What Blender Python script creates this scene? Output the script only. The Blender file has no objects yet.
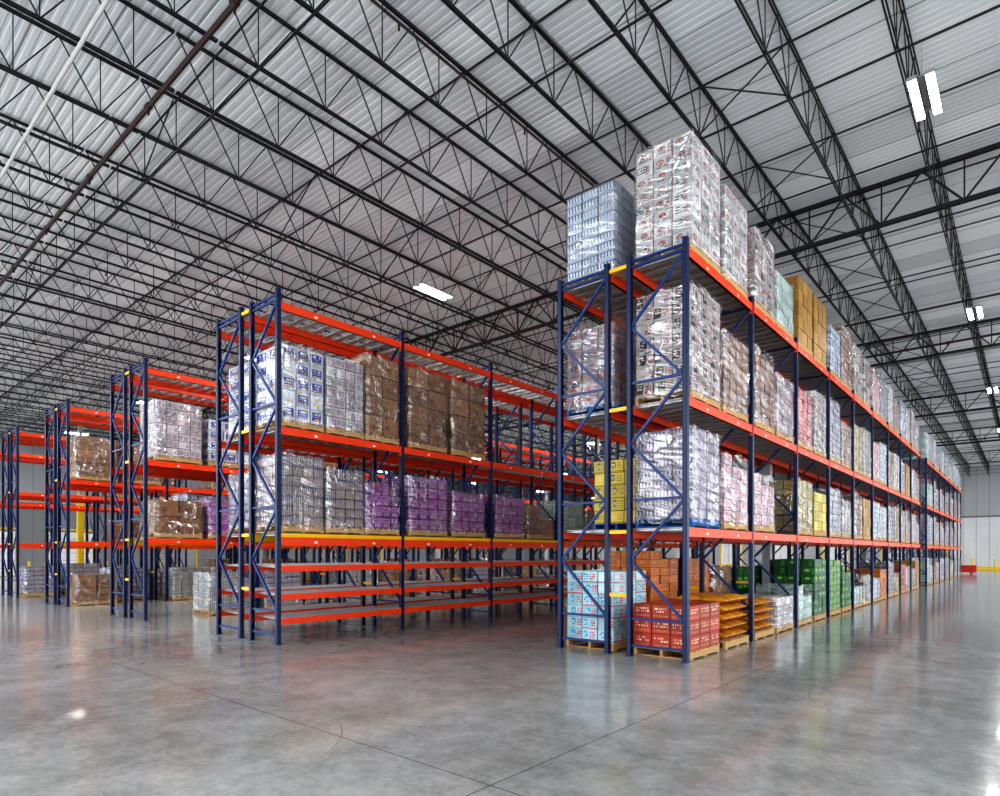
import bpy, math, random
from mathutils import Vector, Matrix
random.seed(7)
scene=bpy.context.scene
COL=scene.collection
# ------------------------------------------------------------------ node helpers
def newmat(name):
    m=bpy.data.materials.new(name); m.use_nodes=True
    nt=m.node_tree; b=nt.nodes['Principled BSDF']
    return m,nt,b
def put(nt,sock,v):
    if isinstance(v,bpy.types.NodeSocket): nt.links.new(v,sock)
    else:
        if sock.type=='RGBA' and len(v)==3: v=(*v,1)
        sock.default_value=v
def M(nt,op,a,b=None,c=None):
    n=nt.nodes.new('ShaderNodeMath'); n.operation=op
    put(nt,n.inputs[0],a)
    if b is not None: put(nt,n.inputs[1],b)
    if c is not None: put(nt,n.inputs[2],c)
    return n.outputs[0]
def MIX(nt,f,a,b):
    n=nt.nodes.new('ShaderNodeMix'); n.data_type='RGBA'
    put(nt,n.inputs[0],f); put(nt,n.inputs[6],a); put(nt,n.inputs[7],b)
    return n.outputs[2]
def NOISE(nt,vec,scale,detail=3,rough=.5):
    n=nt.nodes.new('ShaderNodeTexNoise'); n.inputs['Scale'].default_value=scale
    n.inputs['Detail'].default_value=detail; n.inputs['Roughness'].default_value=rough
    if vec is not None: nt.links.new(vec,n.inputs['Vector'])
    return n.outputs[0]
def RAMP(nt,f,lo,hi,a=0.,b=1.):
    n=nt.nodes.new('ShaderNodeMapRange'); put(nt,n.inputs[0],f)
    n.inputs[1].default_value=lo; n.inputs[2].default_value=hi
    n.inputs[3].default_value=a; n.inputs[4].default_value=b
    return n.outputs[0]
def BUMP(nt,h,s,d=.02):
    n=nt.nodes.new('ShaderNodeBump'); n.inputs['Strength'].default_value=s; n.inputs['Distance'].default_value=d
    nt.links.new(h,n.inputs['Height']); return n.outputs[0]
def SEP(nt,v):
    n=nt.nodes.new('ShaderNodeSeparateXYZ'); nt.links.new(v,n.inputs[0]); return n.outputs
def COMB(nt,x,y,z=0.):
    n=nt.nodes.new('ShaderNodeCombineXYZ'); put(nt,n.inputs[0],x);put(nt,n.inputs[1],y);put(nt,n.inputs[2],z); return n.outputs[0]
def COORD(nt,k):
    return nt.nodes.new('ShaderNodeTexCoord').outputs[k]
def rnd(nt):
    return nt.nodes.new('ShaderNodeObjectInfo').outputs['Random']
def island(nt):
    return nt.nodes.new('ShaderNodeNewGeometry').outputs['Random Per Island']

def paint(name,col,rough=.4,metal=0.,var=.12,scale=6):
    m,nt,b=newmat(name)
    n=NOISE(nt,COORD(nt,'Object'),scale)
    c2=tuple(x*(1-var) for x in col); c1=tuple(min(1,x*(1+var)) for x in col)
    nt.links.new(MIX(nt,n,c2,c1),b.inputs['Base Color'])
    b.inputs['Roughness'].default_value=rough; b.inputs['Metallic'].default_value=metal
    return m
def rackpost(name,col):
    m,nt,b=newmat(name)
    s=SEP(nt,COORD(nt,'Object'))
    fz=M(nt,'FRACT',M(nt,'MULTIPLY',s[2],10.))
    hz=M(nt,'LESS_THAN',M(nt,'ABSOLUTE',M(nt,'SUBTRACT',fz,.5)),.24)
    hy=M(nt,'LESS_THAN',M(nt,'ABSOLUTE',M(nt,'SUBTRACT',M(nt,'ABSOLUTE',s[1]),.018)),.010)
    h=M(nt,'MULTIPLY',hz,hy)
    n=NOISE(nt,COORD(nt,'Object'),5)
    c=MIX(nt,n,tuple(x*.8 for x in col),tuple(x*1.25 for x in col))
    nt.links.new(MIX(nt,h,c,(.002,.002,.004)),b.inputs['Base Color'])
    b.inputs['Roughness'].default_value=.38
    return m
NAVY=rackpost('navy_painted_steel',(.006,.022,.090))
NAVYB=paint('navy_brace_steel',(.007,.038,.17),.38)
ORANGE=paint('orange_red_beam_paint',(.84,.070,.008),.40)
YELLOW=paint('yellow_beam_paint',(.88,.52,.01),.4)
LABELW=paint('white_sticker',(.8,.8,.78),.5)
GALV=paint('galvanised_steel',(.46,.47,.48),.35,.6,.2,20)
JOIST=paint('dark_joist_paint',(.018,.020,.025),.5)
PIPER=paint('dark_brown_pipe',(.035,.017,.015),.45)
PIPEW=paint('pale_conduit',(.6,.6,.6),.4)
HOUSE=paint('grey_fixture_paint',(.30,.30,.31),.5)
REDP=paint('red_bin_paint',(.6,.03,.03),.35)
CONCRETE_GUARD=paint('safety_yellow',(.85,.6,.02),.45)

def wood(name,c):
    m,nt,b=newmat(name)
    o=COORD(nt,'Object')
    mp=nt.nodes.new('ShaderNodeMapping'); mp.inputs['Scale'].default_value=(3,30,30); nt.links.new(o,mp.inputs[0])
    n=NOISE(nt,mp.outputs[0],2,4)
    k=M(nt,'ADD',M(nt,'MULTIPLY',n,.6),M(nt,'MULTIPLY',island(nt),.4))
    nt.links.new(MIX(nt,k,tuple(x*.55 for x in c),tuple(min(1,x*1.25) for x in c)),b.inputs['Base Color'])
    b.inputs['Roughness'].default_value=.75
    return m
WOOD=wood('pallet_wood',(.66,.43,.20))
WOODB=wood('blue_pallet_paint',(.02,.16,.46))

def carton_mat(name,style,base,c1,c2=None,c3=None):
    c2=c2 or c1; c3=c3 or base
    m,nt,b=newmat(name)
    uv=COORD(nt,'UV'); s=SEP(nt,uv); u,v=s[0],s[1]
    r=island(nt); r2=rnd(nt)
    q=M(nt,'FRACT',M(nt,'ADD',M(nt,'MULTIPLY',r,7.3),M(nt,'MULTIPLY',r2,13.7)))   # per carton random
    q2=M(nt,'FRACT',M(nt,'MULTIPLY',q,9.7))
    col=MIX(nt,q,tuple(x*.70 for x in base),tuple(min(1,x*1.12) for x in base))
    du=M(nt,'MULTIPLY',M(nt,'SUBTRACT',q2,.5),.30)
    u2=M(nt,'ADD',u,du)
    def rect(cu,cv,hu,hv,uu=None):
        return M(nt,'MULTIPLY',M(nt,'LESS_THAN',M(nt,'ABSOLUTE',M(nt,'SUBTRACT',u2 if uu is None else uu,cu)),hu),
                 M(nt,'LESS_THAN',M(nt,'ABSOLUTE',M(nt,'SUBTRACT',v,cv)),hv))
    def ell(cu,cv,ru,rv):
        a=M(nt,'POWER',M(nt,'ABSOLUTE',M(nt,'DIVIDE',M(nt,'SUBTRACT',u2,cu),ru)),2.)
        bb=M(nt,'POWER',M(nt,'ABSOLUTE',M(nt,'DIVIDE',M(nt,'SUBTRACT',v,cv),rv)),2.)
        return M(nt,'LESS_THAN',M(nt,'ADD',a,bb),1.)
    def text(cu,cv,hu,hv,lines,sc=26.,uu=None,th=.45):
        line=M(nt,'MULTIPLY',v,lines)
        on=M(nt,'GREATER_THAN',M(nt,'FRACT',line),.40)
        n=NOISE(nt,COMB(nt,M(nt,'MULTIPLY',u2,sc),M(nt,'ADD',M(nt,'MULTIPLY',M(nt,'FLOOR',line),3.7),M(nt,'MULTIPLY',q,20.))),1.,0)
        return M(nt,'MULTIPLY',M(nt,'MULTIPLY',rect(cu,cv,hu,hv,uu),on),M(nt,'GREATER_THAN',n,th))
    show=M(nt,'LESS_THAN',q,.82)
    A=lambda f:M(nt,'MULTIPLY',f,show)
    if style=='mix':
        half=M(nt,'LESS_THAN',q2,.55)
        col=MIX(nt,M(nt,'MULTIPLY',ell(.34,.62,.21,.19),half),col,c1)
        col=MIX(nt,M(nt,'MULTIPLY',text(.34,.60,.17,.10,7.,10.),half),col,c3)
        col=MIX(nt,M(nt,'MULTIPLY',text(.40,.27,.34,.12,7.,16.),half),col,c2)
        col=MIX(nt,M(nt,'MULTIPLY',text(.5,.60,.34,.24,4.5,10.),M(nt,'SUBTRACT',1.,half)),col,c2)
        col=MIX(nt,text(.82,.5,.12,.36,8.,18.),col,c1)
    elif style=='logo':
        col=MIX(nt,A(ell(.32,.58,.19,.28)),col,c1)
        col=MIX(nt,text(.32,.58,.17,.16,6.,12.),col,c3)
        col=MIX(nt,text(.76,.55,.18,.32,5.,12.),col,c2)
        col=MIX(nt,M(nt,'MULTIPLY',rect(.5,.1,.5,.04,u),M(nt,'GREATER_THAN',q2,.4)),col,c2)
    elif style=='panel':
        col=MIX(nt,A(rect(.5,.5,.36,.30,u)),col,c1)
        col=MIX(nt,text(.5,.60,.26,.13,4.,8.,u),col,c3)
        col=MIX(nt,text(.5,.30,.28,.08,6.,8.,u),col,c2)
    elif style=='label':
        col=MIX(nt,A(rect(.30,.52,.20,.34)),col,c1)
        col=MIX(nt,text(.30,.60,.15,.17,5.,9.),col,c3)
        col=MIX(nt,text(.76,.55,.18,.32,5.5,10.),col,c2)
    elif style=='band':
        col=MIX(nt,A(M(nt,'MULTIPLY',M(nt,'GREATER_THAN',v,.50),M(nt,'LESS_THAN',v,.92))),col,c1)
        col=MIX(nt,text(.5,.72,.34,.15,5.,13.),col,c3)
        col=MIX(nt,text(.5,.28,.34,.14,9.),col,c2)
    elif style=='tray':
        w=M(nt,'SINE',M(nt,'MULTIPLY',u,31.4))
        hi=M(nt,'ADD',.30,M(nt,'MULTIPLY',q2,.12))
        up=M(nt,'GREATER_THAN',v,hi)
        col=MIX(nt,M(nt,'MULTIPLY',M(nt,'GREATER_THAN',w,-.1),up),col,c1)
        col=MIX(nt,M(nt,'MULTIPLY',M(nt,'LESS_THAN',w,-.75),up),col,(.03,.03,.04))
        col=MIX(nt,M(nt,'MULTIPLY',M(nt,'GREATER_THAN',v,.80),M(nt,'GREATER_THAN',w,-.5)),col,c3)
        col=MIX(nt,M(nt,'MULTIPLY',M(nt,'GREATER_THAN',v,.02),M(nt,'SUBTRACT',1.,up)),col,c2)
        col=MIX(nt,text(.5,.16,.3,.1,9.,16.),col,c3)
        col=MIX(nt,M(nt,'MULTIPLY',M(nt,'GREATER_THAN',q,.7),.35),col,c2)
    elif style=='text':
        col=MIX(nt,text(.5,.60,.38,.20,5.2,15.,u,.52),col,c1)
        col=MIX(nt,text(.5,.22,.4,.07,12.,30.,u),col,c2)
    elif style=='plain':
        col=MIX(nt,rect(.5,.9,.04,.1,u),col,tuple(min(1,x*1.35) for x in base))
        col=MIX(nt,text(.3,.4,.16,.13,11.,26.),col,c1)
        col=MIX(nt,M(nt,'MULTIPLY',rect(.76,.5,.08,.10),M(nt,'LESS_THAN',q,.3)),col,c2)
    edge=M(nt,'MULTIPLY',M(nt,'LESS_THAN',M(nt,'ABSOLUTE',M(nt,'SUBTRACT',u,.5)),.485),M(nt,'LESS_THAN',M(nt,'ABSOLUTE',M(nt,'SUBTRACT',v,.5)),.48))
    col=MIX(nt,edge,tuple(x*.25 for x in base),col)
    nt.links.new(col,b.inputs['Base Color'])
    b.inputs['Roughness'].default_value=.42
    return m
W=(.64,.64,.63); K=(.02,.02,.025)
CM={
'white_logo':carton_mat('carton_white_red_logo','mix',W,(.30,.03,.02),K,(.70,.62,.52)),
'blue_wrap':carton_mat('carton_silver_blue','tray',(.46,.51,.58),(.64,.70,.78),(.52,.57,.65),(.22,.32,.52)),
'white_dark':carton_mat('carton_white_dark_label','label',(.50,.47,.45),K,(.36,.02,.02),(.70,.55,.45)),
'brown_tray':carton_mat('tray_brown','tray',(.34,.22,.17),(.46,.35,.31),(.28,.14,.07),(.30,.10,.07)),
'dark_red':carton_mat('case_grey_red','mix',(.36,.32,.34),(.42,.02,.02),(.03,.04,.14),(.7,.6,.5)),
'grey_brown':carton_mat('tray_grey_brown','tray',(.31,.27,.28),(.42,.38,.42),(.38,.31,.26),(.15,.16,.32)),
'pink_red':carton_mat('carton_pink_red','band',(.58,.20,.18),(.50,.025,.025),(.5,.1,.1),(.8,.75,.7)),
'grey_cans':carton_mat('tray_grey_cans','tray',(.30,.28,.33),(.50,.49,.54),(.34,.31,.35),(.26,.18,.34)),
'red_white':carton_mat('carton_red_white','mix',(.60,.46,.48),(.52,.02,.04),(.30,.01,.08),(.75,.55,.5)),
'yellow_mix':carton_mat('carton_yellow','logo',(.66,.52,.06),(.10,.14,.06),(.35,.24,.02),(.8,.7,.3)),
'ochre_mix':carton_mat('carton_ochre','mix',(.44,.33,.10),(.20,.24,.04),(.12,.09,.05),(.75,.65,.30)),
'brown':carton_mat('carton_brown','plain',(.32,.175,.085),(.10,.06,.03),(.46,.34,.24)),
'purple':carton_mat('carton_purple','band',(.30,.08,.33),(.40,.19,.46),(.62,.48,.64),(.18,.05,.22)),
'white_blue':carton_mat('carton_white_navy','panel',(.68,.70,.76),(.015,.055,.38),(.86,.54,.02),(.85,.80,.55)),
'white_bottle':carton_mat('carton_white_bottle','logo',(.62,.61,.62),(.26,.22,.34),(.24,.05,.08),(.55,.52,.56)),
'gold_brown':carton_mat('carton_gold','text',(.50,.28,.06),(.22,.11,.03)),
'green':carton_mat('case_green_bottles','mix',(.015,.13,.035),(.12,.40,.05),(.005,.03,.01),(.55,.6,.2)),
'green_bright':carton_mat('case_lime','mix',(.06,.28,.04),(.01,.10,.03),(.50,.55,.12),(.7,.75,.25)),
'orange':carton_mat('carton_orange','mix',(.62,.19,.018),(.36,.05,.02),(.25,.05,.01),(.8,.55,.1)),
'pale_green':carton_mat('carton_pale_green','band',(.50,.60,.56),(.42,.56,.51),(.15,.30,.24),(.15,.38,.28)),
'light_blue':carton_mat('carton_light_blue','logo',(.53,.75,.82),(.04,.42,.68),(.52,.04,.09),(.9,.9,.85)),
'red_brown':carton_mat('carton_brick_red_print','text',(.43,.052,.020),(.80,.60,.46),(.62,.30,.18)),
'steel_blue':carton_mat('carton_steel_blue','tray',(.29,.34,.46),(.46,.50,.62),(.40,.31,.24),(.04,.11,.42)),
'black_mix':carton_mat('carton_black_mix','label',(.30,.26,.24),K,(.7,.5,.2),(.8,.75,.7)),
'aqua_can':carton_mat('tray_aqua','tray',(.30,.37,.41),(.38,.54,.56),(.40,.34,.28),(.6,.6,.6)),
}
# stretch film
def film_mat():
    m=bpy.data.materials.new('stretch_film'); m.use_nodes=True; nt=m.node_tree; nt.nodes.clear()
    out=nt.nodes.new('ShaderNodeOutputMaterial')
    o=COORD(nt,'Object'); s=SEP(nt,o); r=M(nt,'MULTIPLY',rnd(nt),20.)
    h=M(nt,'ADD',s[0],s[1])
    def crease_glint(sh,sz,tilt,sc,w):
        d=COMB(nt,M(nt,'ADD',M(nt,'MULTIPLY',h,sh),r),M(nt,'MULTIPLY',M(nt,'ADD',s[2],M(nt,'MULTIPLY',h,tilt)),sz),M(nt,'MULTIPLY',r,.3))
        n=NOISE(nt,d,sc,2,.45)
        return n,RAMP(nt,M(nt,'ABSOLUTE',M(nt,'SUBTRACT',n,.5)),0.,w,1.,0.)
    n1,c1=crease_glint(.7,3.4,.25,1.1,.022)
    n2,c2=crease_glint(1.8,.8,-.5,1.2,.018)
    cr=M(nt,'MAXIMUM',c1,c2)  # milky fold streaks, whitened in the colour to stand in for film highlights
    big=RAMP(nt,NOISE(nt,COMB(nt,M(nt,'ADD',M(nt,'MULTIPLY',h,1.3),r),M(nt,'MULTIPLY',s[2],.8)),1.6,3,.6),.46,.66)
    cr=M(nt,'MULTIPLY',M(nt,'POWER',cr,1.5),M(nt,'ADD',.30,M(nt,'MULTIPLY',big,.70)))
    ht=M(nt,'ADD',M(nt,'ADD',n1,n2),M(nt,'MULTIPLY',cr,.15))
    bp=BUMP(nt,ht,1.,.18)
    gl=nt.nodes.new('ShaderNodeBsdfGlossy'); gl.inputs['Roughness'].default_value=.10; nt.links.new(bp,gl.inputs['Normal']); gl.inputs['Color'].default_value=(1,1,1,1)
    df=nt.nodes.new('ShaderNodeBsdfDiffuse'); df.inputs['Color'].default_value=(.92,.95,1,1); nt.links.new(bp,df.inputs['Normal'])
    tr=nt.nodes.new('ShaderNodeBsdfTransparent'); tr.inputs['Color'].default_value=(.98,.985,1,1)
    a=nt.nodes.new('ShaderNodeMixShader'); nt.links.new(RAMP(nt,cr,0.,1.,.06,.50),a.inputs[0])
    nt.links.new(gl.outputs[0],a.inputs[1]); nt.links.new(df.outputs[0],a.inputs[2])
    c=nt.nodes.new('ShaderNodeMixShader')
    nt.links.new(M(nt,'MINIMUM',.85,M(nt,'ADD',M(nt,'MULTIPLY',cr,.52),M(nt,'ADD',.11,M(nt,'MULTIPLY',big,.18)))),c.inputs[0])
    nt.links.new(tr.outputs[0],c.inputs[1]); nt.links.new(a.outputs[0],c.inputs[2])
    nt.links.new(c.outputs[0],out.inputs[0])
    return m
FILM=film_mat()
def emis(name,s,c=(1,.98,.95)):
    m=bpy.data.materials.new(name); m.use_nodes=True; nt=m.node_tree; nt.nodes.clear()
    o=nt.nodes.new('ShaderNodeOutputMaterial'); e=nt.nodes.new('ShaderNodeEmission'); e.inputs[0].default_value=(*c,1); e.inputs[1].default_value=s
    nt.links.new(e.outputs[0],o.inputs[0]); return m
LENS=emis('luminous_lens',400.,(1,.985,.96))
LENSD=emis('luminous_lens_dimmed',40.,(1,.985,.96))

# ------------------------------------------------------------------ mesh builder
class MB:
    def __init__(s): s.v=[];s.f=[];s.m=[];s.uv=[]
    def box(s,c,sz,m=0,R=None):
        hx,hy,hz=sz[0]/2,sz[1]/2,sz[2]/2; c=Vector(c); b=len(s.v)
        for z in(-hz,hz):
            for (x,y) in((-hx,-hy),(hx,-hy),(hx,hy),(-hx,hy)):
                p=Vector((x,y,z))
                if R is not None: p=R@p
                s.v.append(c+p)
        for k,q in enumerate([(0,1,5,4),(1,2,6,5),(2,3,7,6),(3,0,4,7),(4,5,6,7),(3,2,1,0)]):
            s.f.append(tuple(b+i for i in q)); s.m.append(m)
            s.uv+= [(0,0),(1,0),(1,1),(0,1)] if k<4 else [(.03,.03)]*2+[(.04,.04)]*2
    def rod(s,p,q,w,m=0,h=None):
        p=Vector(p);q=Vector(q);d=q-p;L=d.length;d.normalize()
        up=Vector((0,0,1)) if abs(d.z)<.95 else Vector((1,0,0))
        a=d.cross(up).normalized(); b=a.cross(d).normalized()
        R=Matrix((a,d,b)).transposed()
        s.box((p+q)/2,(w,L,h or w),m,R)
    def cyl(s,p,q,r,n=12,m=0,r2=None):
        p=Vector(p);q=Vector(q);d=(q-p).normalized()
        r2=r if r2 is None else r2
        up=Vector((0,0,1)) if abs(d.z)<.95 else Vector((1,0,0))
        a=d.cross(up).normalized(); b=d.cross(a).normalized(); k=len(s.v)
        for i in range(n):
            t=2*math.pi*i/n; o=a*math.cos(t)+b*math.sin(t)
            s.v+= [p+o*r,q+o*r2]
        for i in range(n):
            j=(i+1)%n; s.f.append((k+2*i,k+2*i+1,k+2*j+1,k+2*j)); s.m.append(m); s.uv+=[(0,0),(0,1),(1,1),(1,0)]
        s.f.append(tuple(k+2*i for i in range(n))); s.m.append(m); s.uv+=[(.03,.03)]*n
        s.f.append(tuple(k+2*i+1 for i in reversed(range(n)))); s.m.append(m); s.uv+=[(.03,.03)]*n
    def mesh(s,name,mats):
        me=bpy.data.meshes.new(name); me.from_pydata([tuple(v) for v in s.v],[],s.f)
        uv=me.uv_layers.new(name='UVMap')
        for i,c in enumerate(s.uv): uv.data[i].uv=c
        me.polygons.foreach_set('material_index',s.m)
        for m in mats: me.materials.append(m)
        me.update(); return me
def obj(name,data,loc=(0,0,0),parent=None,rot=None,**kw):
    o=bpy.data.objects.new(name,data); COL.objects.link(o); o.location=loc
    if rot: o.rotation_euler=rot
    if parent: o.parent=parent
    for k,v in kw.items(): o[k]=v
    return o

# ------------------------------------------------------------------ room shell
XL,XR,YN,YF=-57.,12.,-9.,79.4
ZD=10.55
def floor_mat():
    m,nt,b=newmat('polished_concrete')
    o=COORD(nt,'Object'); s=SEP(nt,o)
    n1=NOISE(nt,o,.35,5,.6); n2=NOISE(nt,o,2.4,8,.72); n3=NOISE(nt,o,14,5,.65)
    k=M(nt,'ADD',M(nt,'ADD',M(nt,'MULTIPLY',n1,.38),M(nt,'MULTIPLY',n2,.40)),M(nt,'MULTIPLY',n3,.22))
    k=RAMP(nt,k,.40,.60)
    col=MIX(nt,k,(.215,.222,.218),(.43,.442,.435))
    st=RAMP(nt,NOISE(nt,o,.8,6,.65),.50,.66)
    col=MIX(nt,M(nt,'MULTIPLY',st,.30),col,(.26,.24,.205))
    def joint(c,off,per,w):
        f=M(nt,'FRACT',M(nt,'DIVIDE',M(nt,'ADD',c,off),per))
        d=M(nt,'MULTIPLY',M(nt,'MINIMUM',f,M(nt,'SUBTRACT',1.,f)),per)
        return M(nt,'LESS_THAN',d,w)
    j=M(nt,'MAXIMUM',joint(s[0],3.0,5.95,.006),joint(s[1],-3.4,5.95,.006))
    col=MIX(nt,M(nt,'MULTIPLY',j,.8),col,(.05,.05,.05))
    def arc(cx,cy,r,w):
        d=M(nt,'SQRT',M(nt,'ADD',M(nt,'POWER',M(nt,'SUBTRACT',s[0],cx),2.),M(nt,'POWER',M(nt,'SUBTRACT',s[1],cy),2.)))
        return M(nt,'LESS_THAN',M(nt,'ABSOLUTE',M(nt,'SUBTRACT',d,r)),w)
    a=M(nt,'MAXIMUM',arc(-.2,8.6,1.9,.012),arc(-5.9,2.2,1.6,.008))
    a=M(nt,'MULTIPLY',a,RAMP(nt,n2,.45,.62,0,.45))
    col=MIX(nt,a,col,(.07,.07,.07))
    nt.links.new(col,b.inputs['Base Color'])
    b.inputs['Roughness'].default_value=.16; b.inputs['Specular IOR Level'].default_value=.42
    b.inputs['Coat Weight'].default_value=.14; b.inputs['Coat Roughness'].default_value=.04
    nt.links.new(BUMP(nt,NOISE(nt,o,3.,4,.5),.03,.02),b.inputs['Normal'])
    return m
fb=MB(); fb.box(((XL+XR)/2,(YN+YF)/2,-.1),(XR-XL,YF-YN,.2))
obj('floor',fb.mesh('floor',[floor_mat()]),kind='structure',label='polished grey concrete slab with saw-cut joints')

def deck_mat():
    m,nt,b=newmat('ribbed_metal_deck')
    o=COORD(nt,'Object'); s=SEP(nt,o)
    px=M(nt,'FLOOR',M(nt,'DIVIDE',s[0],6.28)); py=M(nt,'FLOOR',M(nt,'DIVIDE',s[1],.92))
    wn=nt.nodes.new('ShaderNodeTexWhiteNoise'); nt.links.new(COMB(nt,px,py),wn.inputs[0])
    n=NOISE(nt,o,.5,3)
    k=M(nt,'ADD',M(nt,'MULTIPLY',wn.outputs[0],.7),M(nt,'MULTIPLY',n,.3))
    col=MIX(nt,k,(.58,.605,.63),(.86,.89,.91))
    f=M(nt,'FRACT',M(nt,'DIVIDE',s[1],.92))
    col=MIX(nt,M(nt,'LESS_THAN',f,.035),col,(.36,.37,.39))
    fx=M(nt,'FRACT',M(nt,'DIVIDE',s[0],6.28)); col=MIX(nt,M(nt,'LESS_THAN',fx,.008),col,(.42,.42,.44))
    nt.links.new(col,b.inputs['Base Color']); b.inputs['Roughness'].default_value=.8
    b.inputs['Specular IOR Level'].default_value=.12
    return m
dk=MB(); y=YN; per=.15
prof=[]
while y<YF:
    prof+=[(y,ZD),(y+.08,ZD),(y+.096,ZD+.011),(y+.134,ZD+.011)]
    y+=per
for (yy,zz) in prof:
    dk.v+= [Vector((XL,yy,zz)),Vector((XR,yy,zz))]
for i in range(len(prof)-1):
    dk.f.append((2*i,2*i+2,2*i+3,2*i+1)); dk.m.append(0); dk.uv+=[(0,0)]*4
obj('ceiling',dk.mesh('ceiling',[deck_mat()]),kind='structure',label='pale ribbed metal roof deck')

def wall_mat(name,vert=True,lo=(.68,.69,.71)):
    m,nt,b=newmat(name)
    o=COORD(nt,'Object'); s=SEP(nt,o)
    ax=s[0] if vert else s[1]
    f=M(nt,'FRACT',M(nt,'DIVIDE',ax,1.05)); seam=M(nt,'LESS_THAN',f,.03)
    n=NOISE(nt,o,.6,3)
    col=MIX(nt,n,tuple(x*.9 for x in lo),tuple(x*1.1 for x in lo))
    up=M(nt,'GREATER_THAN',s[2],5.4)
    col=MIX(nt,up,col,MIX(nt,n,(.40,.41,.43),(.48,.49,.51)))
    hb=M(nt,'LESS_THAN',M(nt,'ABSOLUTE',M(nt,'SUBTRACT',s[2],5.4)),.08)
    col=MIX(nt,M(nt,'MAXIMUM',seam,hb),col,(.15,.15,.17))
    nt.links.new(col,b.inputs['Base Color']); b.inputs['Roughness'].default_value=.55
    return m
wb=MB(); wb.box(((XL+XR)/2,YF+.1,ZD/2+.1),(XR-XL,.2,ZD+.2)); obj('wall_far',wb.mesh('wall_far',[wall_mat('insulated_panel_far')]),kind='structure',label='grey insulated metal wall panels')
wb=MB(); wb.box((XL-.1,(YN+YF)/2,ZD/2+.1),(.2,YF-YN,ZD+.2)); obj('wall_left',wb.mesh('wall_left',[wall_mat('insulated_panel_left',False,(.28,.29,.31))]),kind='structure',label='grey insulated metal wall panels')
bb=MB(); bb.box(((XL+XR)/2,YF-.03,.15),(XR-XL,.06,.3)); obj('baseboard_far',bb.mesh('baseboard_far',[CONCRETE_GUARD]),kind='structure',label='yellow guard strip at the wall base')
bb=MB(); bb.box((XL+.03,(YN+YF)/2,.1),(.06,YF-YN,.2)); obj('baseboard_left',bb.mesh('baseboard_left',[paint('grey_kerb_left',(.25,.25,.26))]),kind='structure')
DOORW=paint('white_sectional_door',(.85,.85,.85),.4)
DOORG=paint('grey_sectional_door',(.38,.39,.41),.4)
def door_mesh(axis,mat):
    d=MB()
    for i in range(6):
        z=.3+i*.55
        if axis=='x': d.box((0,0,z),(3.0,.06,.53))
        else: d.box((0,0,z),(.06,3.0,.53))
    for sgn in(-1,1):
        if axis=='x': d.box((sgn*1.58,-.02,1.75),(.12,.12,3.5),1)
        else: d.box((.02,sgn*1.58,1.75),(.12,.12,3.5),1)
    if axis=='x': d.box((0,-.02,3.5),(3.28,.12,.12),1)
    else: d.box((.02,0,3.5),(.12,3.28,.12),1)
    return d.mesh('dock_door',[mat,CONCRETE_GUARD])
dx=door_mesh('x',DOORG); dy=door_mesh('y',DOORW); dyg=door_mesh('y',DOORG); k=1
for x in (-8.2,-14,-20,-26,-32,-38,-44,3.5):
    obj('door_%d'%k,dx,(x,YF-.07,0),kind='structure',label='grey sectional dock door with yellow frame'); k+=1
for y in (5,10,15,23,31,39,47,59):
    obj('door_%d'%k,dy if y<20 else dyg,(XL+.07,y,0),kind='structure',label='sectional dock door with yellow frame'); k+=1

# ------------------------------------------------------------------ roof steel
def truss(name,L,axis,depth,ch,web,n,vert=True,mat=JOIST):
    t=MB()
    P=lambda a,z:(0,a,z) if axis=='y' else (a,0,z)
    for z in(0,depth):
        for s in(-1,1):
            o=ch*.55*s
            p=Vector(P(-L/2,z)); q=Vector(P(L/2,z)); off=Vector((o,0,0)) if axis=='y' else Vector((0,o,0))
            t.rod(p+off,q+off,ch*.55,0,ch)
    pn=L/n
    for i in range(n):
        a=-L/2+i*pn
        t.rod(P(a,depth),P(a+pn/2,0),web); t.rod(P(a+pn/2,0),P(a+pn,depth),web)
        if vert: t.rod(P(a+pn/2,0),P(a+pn/2,depth),web*.8)
    return t.mesh(name,[mat])
ZB=9.5
JL=12.5
jm=truss('roof_joist',JL-.04,'y',1.0,.038,.018,10)
jx=[-1.57*i for i in range(-2,36)]
rows=[-8.1+12.5*i for i in range(7)]
for j,y0 in enumerate(rows):
    for x in jx:
        obj('roof_joist',jm,(x,y0+JL/2,ZB),label='dark open-web steel joist under the roof deck',category='roof joist',group='roof joists')
gm=truss('roof_girder',12.5,'x',.95,.080,.038,8)
for y0 in rows[2:]:
    for gx in [0.5-12.56*i for i in range(5)]:
        obj('roof_girder',gm,(gx-5.5,y0,ZB-.09),label='heavy dark open-web girder carrying the joists',category='roof girder',group='roof girders')
bt=MB(); bt.rod((-58/2,0,0),(58/2,0,0),.028); bmesh_t=bt.mesh('joist_bridging',[JOIST])
bx=MB(); bx.rod((-.785,0,0),(.785,0,.92),.020); bx.rod((-.785,.018,.92),(.785,.018,0),.020); BXM=bx.mesh('cross_bridging',[JOIST])
y=-1.2
while y<78:
    obj('joist_bridging',bmesh_t,(-25.5,y,ZB-.03),label='thin dark bridging angle across the joists',category='bridging',group='joist bridging')
    obj('joist_bridging',bmesh_t,(-25.5,y,ZB+1.0-.045),label='thin dark bridging angle across the joists',category='bridging',group='joist bridging')
    for i in range(5): 
        if y<40: obj('cross_bridging',BXM,(-1.57*(2.5+6*i),y-.06,ZB+.02),label='thin dark crossed brace between two joists',category='bridging',group='cross bridging')
    y+=3.125
pm=MB(); pm.cyl((-30,0,0),(30,0,0),.042,10)
for i in range(20):
    xx=-29+i*3.1
    pm.cyl((xx,0,-.03),(xx,0,-.14),.02,6); pm.cyl((xx-.06,0,0),(xx+.06,0,0),.055,10)
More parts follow.
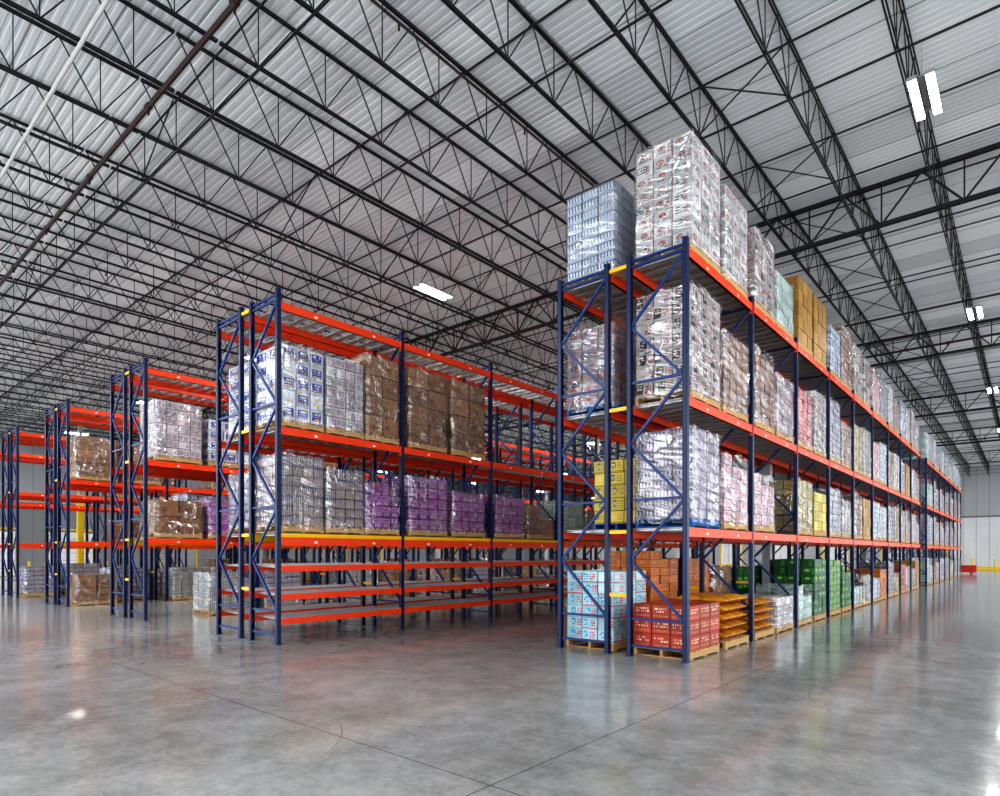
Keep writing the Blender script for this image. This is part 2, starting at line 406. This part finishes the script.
PM=pm.mesh('sprinkler_pipe',[PIPER])
for y in (4.2,28.,53.):
    obj('sprinkler_pipe',PM,(-26.,y,ZB-.078),label='dark brown sprinkler main under the joists',category='sprinkler pipe',group='sprinkler pipes')
sp=MB(); sp.cyl((0,-35,0),(0,40,0),.022,8)
for i in range(25): sp.cyl((0,-34+i*3,-.02),(0,-34+i*3,-.12),.018,6); 
SPM=sp.mesh('sprinkler_branch_pipe',[PIPER])
for x in(-7.1,-19.6): obj('sprinkler_branch_pipe',SPM,(x,34,ZB+.05),label='slim dark brown sprinkler branch line between joists',category='sprinkler pipe',group='sprinkler branch pipes')
cm=MB(); cm.cyl((-30,0,0),(30,0,0),.032,8)
obj('conduit',cm.mesh('conduit',[PIPEW]),(-26,3.0,ZB-.115),label='pale conduit pipe below the joists',category='pipe')
# light fixtures (lens recessed in the trough so only its underside glows)
hm=MB()
for s in(-1,1): hm.box((s*.115,0,.027),(.13,1.16,.06))
for q in(-.42,.42): hm.box((0,q,.05),(.20,.06,.02))
hm.box((0,0,.07),(.08,.95,.03))
HM=hm.mesh('housing',[HOUSE])
lm=MB(); lm.box((0,0,0),(.11,1.12,.008)); LM=lm.mesh('lens',[LENS]); LMD=lm.mesh('lens',[LENSD])
wm=MB(); wm.cyl((0,0,.06),(0,0,.56),.006,6)
WM=wm.mesh('hanger_wire',[GALV])
LIGHTS=[]
for i in range(-1,6):
    for x in(-1.27,-12.62,-22.,-32.5,-44.):
        if x==-22. and i==1: x=-23.6
        LIGHTS.append((x,11.9+11.7*i-(1.2 if i<0 else 0)))
for (x,y) in LIGHTS:
    e=obj('high_bay_light',None,(x,y,8.95),label='twin-strip high bay light hanging from joists',category='ceiling light',group='high bay lights')
    obj('housing',HM,parent=e)
    L_=LMD if x>-2 else LM
    obj('lens',L_,(-.115,0,-.0002),parent=e); obj('lens',L_,(.115,0,-.0002),parent=e)
    obj('hanger_wire',WM,(0,-.4,0),parent=e); obj('hanger_wire',WM,(0,.4,0),parent=e)
# columns
clm=MB(); clm.box((0,0,4.7),(.2,.2,9.36)); clm.box((0,0,.01),(.3,.3,.02)); CL=clm.mesh('building_column',[paint('grey_column',(.4,.41,.43))])
for cx in(-5.24,-18.08,-30.72,-43.3):
    for cy in rows[2:7]:
        obj('building_column',CL,(cx,cy,0),label='grey square steel column',category='column',group='building columns')
cy=MB(); cy.box((0,0,4.7),(.2,.2,9.36)); cy.box((0,0,2.6),(.3,.3,5.2),1)
CYM=cy.mesh('building_column',[paint('grey_column_b',(.4,.41,.43)),CONCRETE_GUARD])
for p in((-43.3,11.9),(-47,7.)): obj('building_column',CYM,(p[0],p[1],0),label='steel column with yellow wrapped lower shaft',category='column')

# ------------------------------------------------------------------ racks
D=1.05; GAP=.34; BAY=2.97; PW=.08; H=6.6
def frame_mesh():
    t=MB()
    for s in(-1,1):
        x=s*(D/2-.04)
        t.box((s*(D/2-.004),0,H/2),(.008,PW,H))
        for q in(-1,1):
            t.box((x,q*(PW/2-.004),H/2),(.075,.008,H))
        for q in(-1,1): t.box((x-s*.036,q*.03,H/2),(.008,.02,H))
        t.box((x,0,.006),(.08,.15,.012),1)
    hz=[.18,.62]
    for z in hz: t.rod((-D/2+.05,0,z),(D/2-.05,0,z),.038,1)
    z=.62; s=1; k=0; dz=.96
    while z+dz<H-.05:
        t.rod((s*(D/2-.06),0,z),(-s*(D/2-.06),0,z+dz),.040,1)
        z+=dz; s=-s; k+=1
        if k%2==0: t.rod((-D/2+.05,0,z+.03),(D/2-.05,0,z+.03),.038,1)
    t.rod((-D/2+.05,0,H-.1),(D/2-.05,0,H-.1),.038,1)
    return t.mesh('upright_frame',[NAVY,NAVYB])
FM=frame_mesh()
LB=BAY-PW
def beam_mesh(mat,lab=True,h=.145):
    t=MB()
    t.box((0,0,-h/2),(.045,LB-.01,h)); t.box((.0,0,-h+.01),(.049,LB-.01,.02))
    t.box((.024,0,-.03),(.004,LB-.02,.012))
    for s in(-1,1):
        t.box((0,s*(LB/2-.004),-.62*h),(.06,.006,1.5*h)); t.box((.028,s*(LB/2+.018),-.62*h),(.006,.045,1.5*h))
    if lab:
        for q in(-.7,.7): t.box((.0245,q,-.085),(.003,.07,.04),1)
    return t.mesh('beam',[mat,LABELW])
BO=beam_mesh(ORANGE); BOr=beam_mesh(ORANGE,False); BY=beam_mesh(YELLOW,False); BYs=beam_mesh(YELLOW,False,.075); BOs=beam_mesh(ORANGE,False,.11)
def deck_mesh():
    t=MB()
    for half in(-1,1):
        cy=half*LB/4; L=LB/2-.03
        n=24
        for i in range(n): t.box((0,cy-L/2+L*(i+.5)/n,-.004),(D-.04,.010,.007))
        for i in range(9): t.box((-D/2+.05+i*(D-.1)/8,cy,-.010),(.010,L,.007))
        for q in(-.4,-.2,0,.2,.4): t.box((0,cy+q*L/1.0,-.03),(D-.13,.12,.028))
    return t.mesh('wire_deck',[GALV])
DM=deck_mesh()
sm=MB(); sm.box((0,0,0),(GAP-.006,.04,.06)); SM=sm.mesh('row_spacer',[YELLOW])
def rack(xa,flip,y0,nb,levels,lab,low=None,lownb=0,spacer=False,yel=True,stops=()):
    cx=xa-flip*D/2
    e=obj('pallet_rack',None,(cx,y0,0),label=lab,category='pallet rack',group='pallet racks')
    for i in range(nb+1): obj('upright_frame',FM,(0,i*BAY,0),parent=e)
    for i in range(nb):
        lv=list(levels)+(list(low) if low and i<lownb else [])
        for z in lv:
            yc=(i+.5)*BAY
            if i in stops and z==levels[0]:
                obj('beam',BYs,(D/2-.034,yc,z),parent=e,label='slim yellow beam')
                obj('beam',BO,(D/2-.034,yc,z-.08),parent=e)
            else: obj('beam',BO if z>1.8 else BOs,(flip*(D/2-.034),yc,z),parent=e,rot=None if flip>0 else (0,0,math.pi))
            inner=BY if (yel and 1.8<z<3) else (BOr if z>1.8 else BOs)
            obj('beam',inner,(-flip*(D/2-.034),yc,z),parent=e,rot=(0,0,math.pi) if flip>0 else None)
            obj('wire_deck',DM,(0,yc,z+.005),parent=e)
    if spacer:
        for i in range(nb+1):
            for z in(1.,2.05,4.1,6.45): obj('row_spacer',SM,(-flip*(D/2+GAP/2),i*BAY,z),parent=e)
    return cx
LEVR=[2.10,4.14,6.46]
LEVL=[2.07,4.05,6.36]
LOW=[.48,.93,1.46]
Y1=9.18; YL=6.05
racks={}
def row(key,xf,y0,nb,lev,l1,l2,low=None,lownb=0,yel=True,stops=()):
    a=rack(xf,1,y0,nb,lev,l1,low,lownb,spacer=True,yel=yel,stops=stops)
    b=rack(xf-2*D-GAP,-1,y0,nb,lev,l2,low,lownb,yel=yel)
    racks[key]=(a,b,y0,nb,lev)
row('R',-4.02,Y1,9,LEVR,'navy and orange pallet rack filled with wrapped loads','navy and orange pallet rack backing onto its twin',yel=False)
row('S',-4.02,38.4,7,LEVR,'navy and orange pallet rack beyond the cross aisle','navy and orange pallet rack beyond the cross aisle',yel=False)
row('A',-10.54,YL,7,LEVL,'navy and orange pallet rack with empty lower shelves','navy and orange pallet rack with yellow inner beams',LOW,4,stops=(0,1,2))
row('B',-16.86,YL,7,LEVL,'navy and orange pallet rack with cartons on two tiers','navy and orange pallet rack with cartons on two tiers')
row('C',-23.2,YL,7,LEVL,'navy and orange pallet rack partly filled with brown cartons','navy and orange pallet rack, mostly empty')
row('E',-29.5,YL,6,LEVL,'navy and orange pallet rack, mostly empty','navy and orange pallet rack, mostly empty')
row('F',-35.9,YL,5,LEVL,'navy and orange pallet rack, mostly empty','navy and orange pallet rack, mostly empty')

# ------------------------------------------------------------------ loads
def pallet_mesh(mat):
    t=MB()
    for i in range(7): t.box((0,-.6+.05+i*(1.1/6),.131),(1.0,.10,.018))
    for s in(-1,0,1): t.box((s*.465,0,.073),(.05,1.2,.098))
    for q in(-.55,0,.55): t.box((0,q,.012),(1.0,.10,.018))
    return t.mesh('wooden_pallet',[mat])
PMW=pallet_mesh(WOOD); PMB=pallet_mesh(WOODB)
PH=.14
import bmesh
def carton_mesh(sz,mat):
    bmm=bmesh.new(); t=MB(); t.box((0,0,0),sz); me=t.mesh('carton',[mat])
    bmm.from_mesh(me); bmesh.ops.bevel(bmm,geom=bmm.edges[:],offset=.006,segments=1,affect='EDGES',clamp_overlap=True)
    bmm.to_mesh(me); bmm.free(); return me
cache={}
KIND={
'white_logo':(3,3,.22,1),'blue_wrap':(3,4,.17,1),'white_dark':(3,3,.24,1),'brown_tray':(3,4,.16,1),'pink_red':(3,3,.20,1),
'grey_cans':(3,4,.16,1),'red_white':(3,3,.20,1),'yellow_mix':(3,3,.24,0),'brown':(2,2,.42,1),'purple':(3,4,.24,1),
'white_blue':(2,3,.28,1),'white_bottle':(3,4,.20,1),'gold_brown':(3,3,.30,0),'green':(3,3,.20,0),'green_bright':(3,3,.17,0),'orange':(3,3,.16,0),
'pale_green':(3,3,.26,1),'light_blue':(3,3,.205,0),'red_brown':(3,3,.215,0),'steel_blue':(3,4,.17,1),'black_mix':(3,3,.28,1),'aqua_can':(3,4,.17,1),
'dark_red':(3,3,.2,1),'grey_brown':(3,4,.19,1),'ochre_mix':(3,3,.19,1)}
DESC={'white_logo':'white cartons with red ovals','blue_wrap':'silvery blue trays','white_dark':'white cartons with black labels',
'brown_tray':'brown drink trays','pink_red':'pink and red cartons','grey_cans':'grey and lilac can trays','red_white':'red and white cartons','yellow_mix':'yellow cartons',
'brown':'plain brown cartons','purple':'purple cartons','white_blue':'white cartons with navy labels','white_bottle':'white cartons with small dark prints',
'gold_brown':'golden brown cartons','green':'green cases','green_bright':'bright green cartons','orange':'orange cartons','pale_green':'pale green cartons',
'light_blue':'light blue cartons','red_brown':'red-brown cartons','steel_blue':'steel blue can trays','black_mix':'black and grey cartons','aqua_can':'aqua can trays',
'dark_red':'grey and red cases','grey_brown':'grey-brown trays','ochre_mix':'muted yellow-brown cartons'}
LX,LY=.98,1.18
def film_mesh(h):
    h0=round(h,2)
    key=('film',h0)
    if key in cache: return cache[key]
    rg=random.Random(int(h0*100)); t=MB(); a,b=LX/2+.014,LY/2+.014
    ring=[]
    N=8
    for i in range(N): ring.append((-a+2*a*i/N,-b))
    for i in range(N): ring.append((a,-b+2*b*i/N))
    for i in range(N): ring.append((a-2*a*i/N,b))
    for i in range(N): ring.append((-a,b-2*b*i/N))
    nz=max(4,int(h/.14)); nr=len(ring)
    for k in range(nz+1):
        for (x,y) in ring:
            t.v.append(Vector((x*(1+rg.uniform(0,.022)),y*(1+rg.uniform(0,.018)),-.08+(h+.08)*k/nz+(rg.uniform(-.02,.02) if k==0 else 0)+(rg.uniform(0,.05) if k==nz else 0))))
    for k in range(nz):
        for i in range(nr):
            i2=(i+1)%nr
            t.f.append((k*nr+i,k*nr+i2,(k+1)*nr+i2,(k+1)*nr+i)); t.m.append(0); t.uv+=[(0,0),(1,0),(1,1),(0,1)]
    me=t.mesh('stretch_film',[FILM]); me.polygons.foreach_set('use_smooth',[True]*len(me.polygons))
    cache[key]=me; return me
def stack_mesh(kind,nl,var):
    key=(kind,nl,var)
    if key in cache: return cache[key]
    rg=random.Random(sum(map(ord,kind))+nl*7+var)
    nx,ny,lh,_=KIND[kind]; t=MB(); sx,sy=LX/nx,LY/ny
    for l in range(nl):
        for i in range(nx):
            for j in range(ny):
                if 0<i<nx-1 and 0<j<ny-1 and l<nl-1: continue
                if l==nl-1 and var==1 and i==nx-1 and j>0: continue
                t.box((-LX/2+sx*(i+.5)+rg.uniform(-.008,.008),-LY/2+sy*(j+.5)+rg.uniform(-.008,.008),lh*(l+.5)),(sx-.014,sy-.014,lh-.006),0,Matrix.Rotation(rg.uniform(-.02,.02),3,'Z'))
    me=t.mesh('carton_stack',[CM[kind]]); cache[key]=me; return me
def load(kind,x,y,z,h,detail=False,blue=False,film=None,sy_=1.):
    nx,ny,lh,f=KIND[kind]; nl=max(1,round((h-PH)/lh)); 
    if film is not None: f=film
    e=obj('pallet_load',None,(x,y,z),label='%s%s on %s pallet %s'%('film-wrapped ' if f else '',DESC[kind],'blue' if blue else 'wooden','in rack' if z>.5 else 'on floor'),
          category='pallet load',group='pallet loads',rot=(0,0,random.uniform(-.015,.015) if sy_==1 else 0))
    e.scale=(1,sy_,1)
    obj('wooden_pallet',PMB if blue else PMW,(0,0,.003),parent=e)
    if detail:
        sx,sy=LX/nx,LY/ny; k=('c',kind)
        if k not in cache: cache[k]=carton_mesh((sx-.010,sy-.010,lh-.003),CM[kind])
        for l in range(nl):
            for i in range(nx):
                for j in range(ny):
                    if 0<i<nx-1 and 0<j<ny-1 and l<nl-1: continue
                    obj('carton',cache[k],(-LX/2+sx*(i+.5)+random.uniform(-.004,.004),-LY/2+sy*(j+.5)+random.uniform(-.004,.004),PH+.004+lh*(l+.5)),parent=e,rot=(0,0,random.uniform(-.015,.015)))
    else:
        obj('carton_stack',stack_mesh(kind,nl,random.choice((0,0,2,1))),(0,0,PH+.004),parent=e)
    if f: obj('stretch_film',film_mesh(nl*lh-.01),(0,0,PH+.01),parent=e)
    return e
def slot(i,y0):
    b,s=divmod(i,2); return y0+b*BAY+(.80 if s==0 else 2.17)
DK=.012
ra,rb,_,_,lev=racks['R']
def fill(cx,y0,z,seq,det=0):
    for i,sp in enumerate(seq):
        if not sp: continue
        kind,h=sp[0],sp[1]; blue=len(sp)>2 and sp[2]
        load(kind,cx,slot(i,y0),z,h,detail=i<det,blue=blue)
top=[('white_logo',1.90),('white_logo',1.75),('white_dark',1.62),('pale_green',1.15),('gold_brown',1.7),('gold_brown',1.55),('blue_wrap',1.35),('brown_tray',1.7),('white_dark',1.5),('black_mix',1.65),('red_white',1.45),('steel_blue',1.7),('white_bottle',1.5),('brown_tray',1.3),('white_blue',1.6),('white_logo',1.4),('white_dark',1.6),('steel_blue',1.4)]
l2=[('white_dark',1.84),('brown_tray',1.4),('brown_tray',1.6),('dark_red',1.35),('pink_red',1.35),('white_dark',1.5),('steel_blue',1.6),('brown_tray',1.25),('ochre_mix',1.5),('black_mix',1.6),('red_white',1.3),('blue_wrap',1.5),('brown',1.4),('white_logo',1.5),('steel_blue',1.3),('gold_brown',1.4),('white_bottle',1.4),('brown_tray',1.3)]
l1=[('grey_cans',1.60,1),('red_white',1.25),('red_white',1.15),None,('ochre_mix',1.3),('yellow_mix',1.2),('steel_blue',1.3),('white_dark',1.2),('brown_tray',1.4),('gold_brown',1.2),('blue_wrap',1.3),('white_logo',1.2),('steel_blue',1.3),('brown',1.2),('white_dark',1.3),('brown',1.2),('white_bottle',1.3),('red_white',1.2)]
g0=[None,None,None,('white_bottle',.72),('pale_green',.95),('green',1.60),('green_bright',1.55),('green',1.4),('pale_green',.7),('black_mix',1.1),('blue_wrap',.9),('orange',1.1),('steel_blue',1.3),('ochre_mix',.9),('red_brown',1.2),('white_dark',1.2),('black_mix',1.),('gold_brown',1.2)]
fill(ra,Y1,lev[2]+DK,top,2); fill(ra,Y1,lev[1]+DK,l2,2); fill(ra,Y1,lev[0]+DK,l1,1); fill(ra,Y1,0,g0)
topb=[('blue_wrap',1.66),('blue_wrap',1.4),None,('white_dark',1.5),('brown',1.4),('brown',1.5),('steel_blue',1.4),('white_logo',1.5)]
l2b=[('dark_red',1.6,1),('black_mix',1.4),None,('brown_tray',1.4),('pale_green',1.4),('brown',1.4),('white_dark',1.4),('steel_blue',1.4)]
l1b=[None,None,('brown',1.1),('black_mix',1.3),('brown_tray',1.2),('steel_blue',1.3),('white_dark',1.3),('brown',1.3)]
g0b=[('light_blue',1.37),('orange',1.70),('orange',1.55),('brown',1.4),('green',1.4),('green',1.4),('green',1.3),('green',1.2)]
fill(rb,Y1,lev[2]+DK,topb,1); fill(rb,Y1,lev[1]+DK,l2b,1); fill(rb,Y1,lev[0]+DK,l1b); fill(rb,Y1,0,g0b,1)
load('yellow_mix',rb+.02,Y1+1.68,lev[0]+DK,1.45,blue=True)
for i in range(8,18):
    for z in lev: 
        load(random.choice([k for k in KIND if k not in('yellow_mix','orange','purple','brown','gold_brown')]),rb,slot(i,Y1),z+DK,random.uniform(1.2,1.6))
sa,sb,ys,_,_=racks['S']
for i in range(14):
    for z in list(lev)+[0]:
        load(random.choice(['white_dark','steel_blue','white_logo','blue_wrap','brown_tray','pale_green','grey_cans','red_white','white_bottle']),sa,slot(i,ys),(z+DK) if z else 0,random.uniform(1.1,1.6))
aa,ab,_,_,la=racks['A']
for kk,hh,yy,zz,dd in[('white_blue',1.56,.52,la[1],1),('white_bottle',1.55,1.485,la[1],1),('brown',1.8,2.44,la[1],0),('grey_brown',1.38,.52,la[0],1),('grey_brown',1.25,1.485,la[0],0),('purple',1.2,2.44,la[0],0)]:
    load(kk,aa,YL+yy,zz+DK,hh,detail=bool(dd),sy_=.765)
fill(aa,YL,la[1]+DK,[None,None,('brown',1.82),('brown',1.8)])
fill(ab,YL,la[1]+DK,[('white_blue',1.55),None,None,('brown',1.4)])
fill(aa,YL,la[0]+DK,[None,None,('purple',1.25),('purple',1.2),('purple',1.15),('brown',1.1),('pale_green',1.2),('brown',1.1),('white_dark',1.2)])
fill(ab,YL,la[0]+DK,[('grey_cans',1.3),('purple',1.2),None,('purple',1.2),None,('brown',1.1)])
ba,bb_,_,_,_=racks['B']
fill(ba,YL,la[1]+DK,[('white_bottle',1.6),('white_blue',1.4),None,('brown',1.4)],1)
fill(ba,YL,la[0]+DK,[('brown',1.15),('purple',1.2),('purple',1.2),None,('pale_green',1.2),('brown',1.1),None,('white_dark',1.2)])
fill(bb_,YL,la[1]+DK,[None,('brown',1.4),('white_dark',1.4)])
fill(bb_,YL,la[0]+DK,[None,('steel_blue',1.3),None,('brown',1.2)])
fill(ba,YL,0,[None,('aqua_can',1.1),('steel_blue',1.1),None,('aqua_can',1.2),('brown',1.2),('white_dark',1.2),('brown',1.1),('steel_blue',1.3),None,('brown',1.2),('black_mix',1.1),('steel_blue',1.2),('brown',1.3)])
ca,cb,_,_,_=racks['C']
fill(ca,YL,la[1]+DK,[('brown',1.45),('brown',1.4),None,('brown',1.3)])
fill(ca,YL,0,[('brown',.9),None,('aqua_can',1.1),('aqua_can',1.1),None,('brown',1.),('steel_blue',1.1),('black_mix',1.2),None,('brown',1.2),('steel_blue',1.2),('brown',1.2),('aqua_can',1.1),('brown',1.3)])
fill(cb,YL,0,[None,('steel_blue',1.1),('brown',1.1)])
ea,eb,_,_,_=racks['E']
fill(ea,YL,0,[('steel_blue',1.15),('grey_cans',1.2),('aqua_can',1.1),('brown',1.0),None,('brown',1.2),('steel_blue',1.2),('brown',1.2),('black_mix',1.2),('steel_blue',1.2)])
fill(ea,YL,la[0]+DK,[None,None,('brown',1.1),('steel_blue',1.2),None,('brown',1.2)])
fill(ea,YL,la[1]+DK,[None,None,('brown',1.3),('brown',1.3)])

# individual cartons on the near floor pallet (front bay)
px,py=ra,slot(0,Y1)-.05
obj('wooden_pallet',PMW,(px,py,.003),label='natural wooden pallet under loose brick-red cartons',category='pallet')
CMs=carton_mesh((LX/3-.006,1.24/3-.008,.238),CM['red_brown'])
for l in range(3):
    for i in range(3):
        for j in range(3):
            obj('carton',CMs,(px-LX/2+LX/3*(i+.5)+random.uniform(-.002,.002),py-.62+1.24/3*(j+.5)+random.uniform(-.002,.002),PH+.004+.2395*(l+.5)),
                label='brick-red printed cardboard carton on a wooden pallet',category='carton',group='loose brick-red cartons',rot=(0,0,random.uniform(-.006,.006)))
def sack_mesh():
    b=bmesh.new(); bmesh.ops.create_cube(b,size=1); bmesh.ops.subdivide_edges(b,edges=b.edges[:],cuts=7,use_grid_fill=True)
    for v in b.verts:
        x,y,z=v.co*2
        r=(1-abs(x)**3*.62)*(1-abs(y)**3*.62)
        v.co=Vector((x*.5*.46*(1-.10*z*z),y*.5*.36*(1-.10*z*z),z*.5*.150*r+.003*math.sin(9*x+5*y)))
    me=bpy.data.meshes.new('sack'); b.to_mesh(me); b.free()
    me.polygons.foreach_set('use_smooth',[True]*len(me.polygons)); me.update()
    m,nt,bs=newmat('orange_sack')
    o=COORD(nt,'Object'); s=SEP(nt,o)
    n=NOISE(nt,o,9,4); c=MIX(nt,M(nt,'ADD',M(nt,'MULTIPLY',n,.5),M(nt,'MULTIPLY',rnd(nt),.5)),(.40,.12,.008),(.80,.40,.03))
    band=M(nt,'LESS_THAN',M(nt,'ABSOLUTE',s[1]),.05)
    nt.links.new(MIX(nt,M(nt,'MULTIPLY',band,.6),c,(.30,.05,.01)),bs.inputs['Base Color']); bs.inputs['Roughness'].default_value=.35
    nt.links.new(BUMP(nt,NOISE(nt,o,14,4),.6,.03),bs.inputs['Normal'])
    me.materials.append(m); return me
SK=sack_mesh()
def sackpallet(x,y,nl):
    obj('wooden_pallet',PMW,(x,y,.003),label='natural wooden pallet under orange sacks',category='pallet')
    for l in range(nl):
        for i in(-1,1):
            for j in(-1,0,1):
                obj('sack',SK,(x+i*.24,y+j*.382,PH+.082+l*.159),label='plump orange plastic sack in a pallet stack',category='sack',group='orange sacks',rot=(0,0,random.uniform(-.02,.02)))
sackpallet(ra,slot(1,Y1)+.05,5)
sackpallet(ra,slot(2,Y1),4)

# red bin near the end wall
t=MB()
for s in(-1,1):
    t.box((s*.9,0,.42),(.06,1.2,.5)); t.box((0,s*.6,.42),(1.8,.06,.5)); t.box((s*.6,0,.08),(.12,1.2,.14))
t.box((0,0,.18),(1.8,1.2,.06))
for s in(-1,1): t.box((s*.91,0,.68),(.1,1.3,.06)); t.box((0,s*.61,.68),(1.9,.1,.06))
obj('steel_bin',t.mesh('steel_bin',[REDP]),(-4.2,62.5,0),label='low red steel bin on the aisle floor',category='bin')
# bollards
t=MB(); t.cyl((0,0,0),(0,0,1.05),.085,16); t.cyl((0,0,1.05),(0,0,1.10),.085,16,0,.05); t.cyl((0,0,0),(0,0,.02),.14,16)
BOL=t.mesh('bollard',[CONCRETE_GUARD])
for (x,y) in[(-4.4,77.6),(-.8,77.6),(-2.6,77.6),(-6.4,77.6),(-10,77.6)]+[(-55.3,yy) for yy in(3,7,8,12,13,17,21,25,29,33)]:
    obj('bollard',BOL,(x,y,0),label='yellow steel safety bollard beside a dock door',category='bollard',group='bollards')

# ------------------------------------------------------------------ world, camera
w=bpy.data.worlds.new('World'); scene.world=w; w.use_nodes=True
w.node_tree.nodes['Background'].inputs[0].default_value=(.94,.97,1,1)
w.node_tree.nodes['Background'].inputs[1].default_value=1.65
cam=bpy.data.cameras.new('camera'); co=bpy.data.objects.new('camera',cam); COL.objects.link(co)
co.location=(0,0,1.7); co.rotation_euler=(math.pi/2,0,math.atan2(.65,.76))
cam.sensor_width=36; cam.lens=22.32; cam.shift_y=.155; cam.clip_end=300
scene.camera=co
scene.view_settings.view_transform='Standard'
scene.view_settings.exposure=.50
try: scene.view_settings.look='High Contrast'
except Exception as ex: print('look',ex)
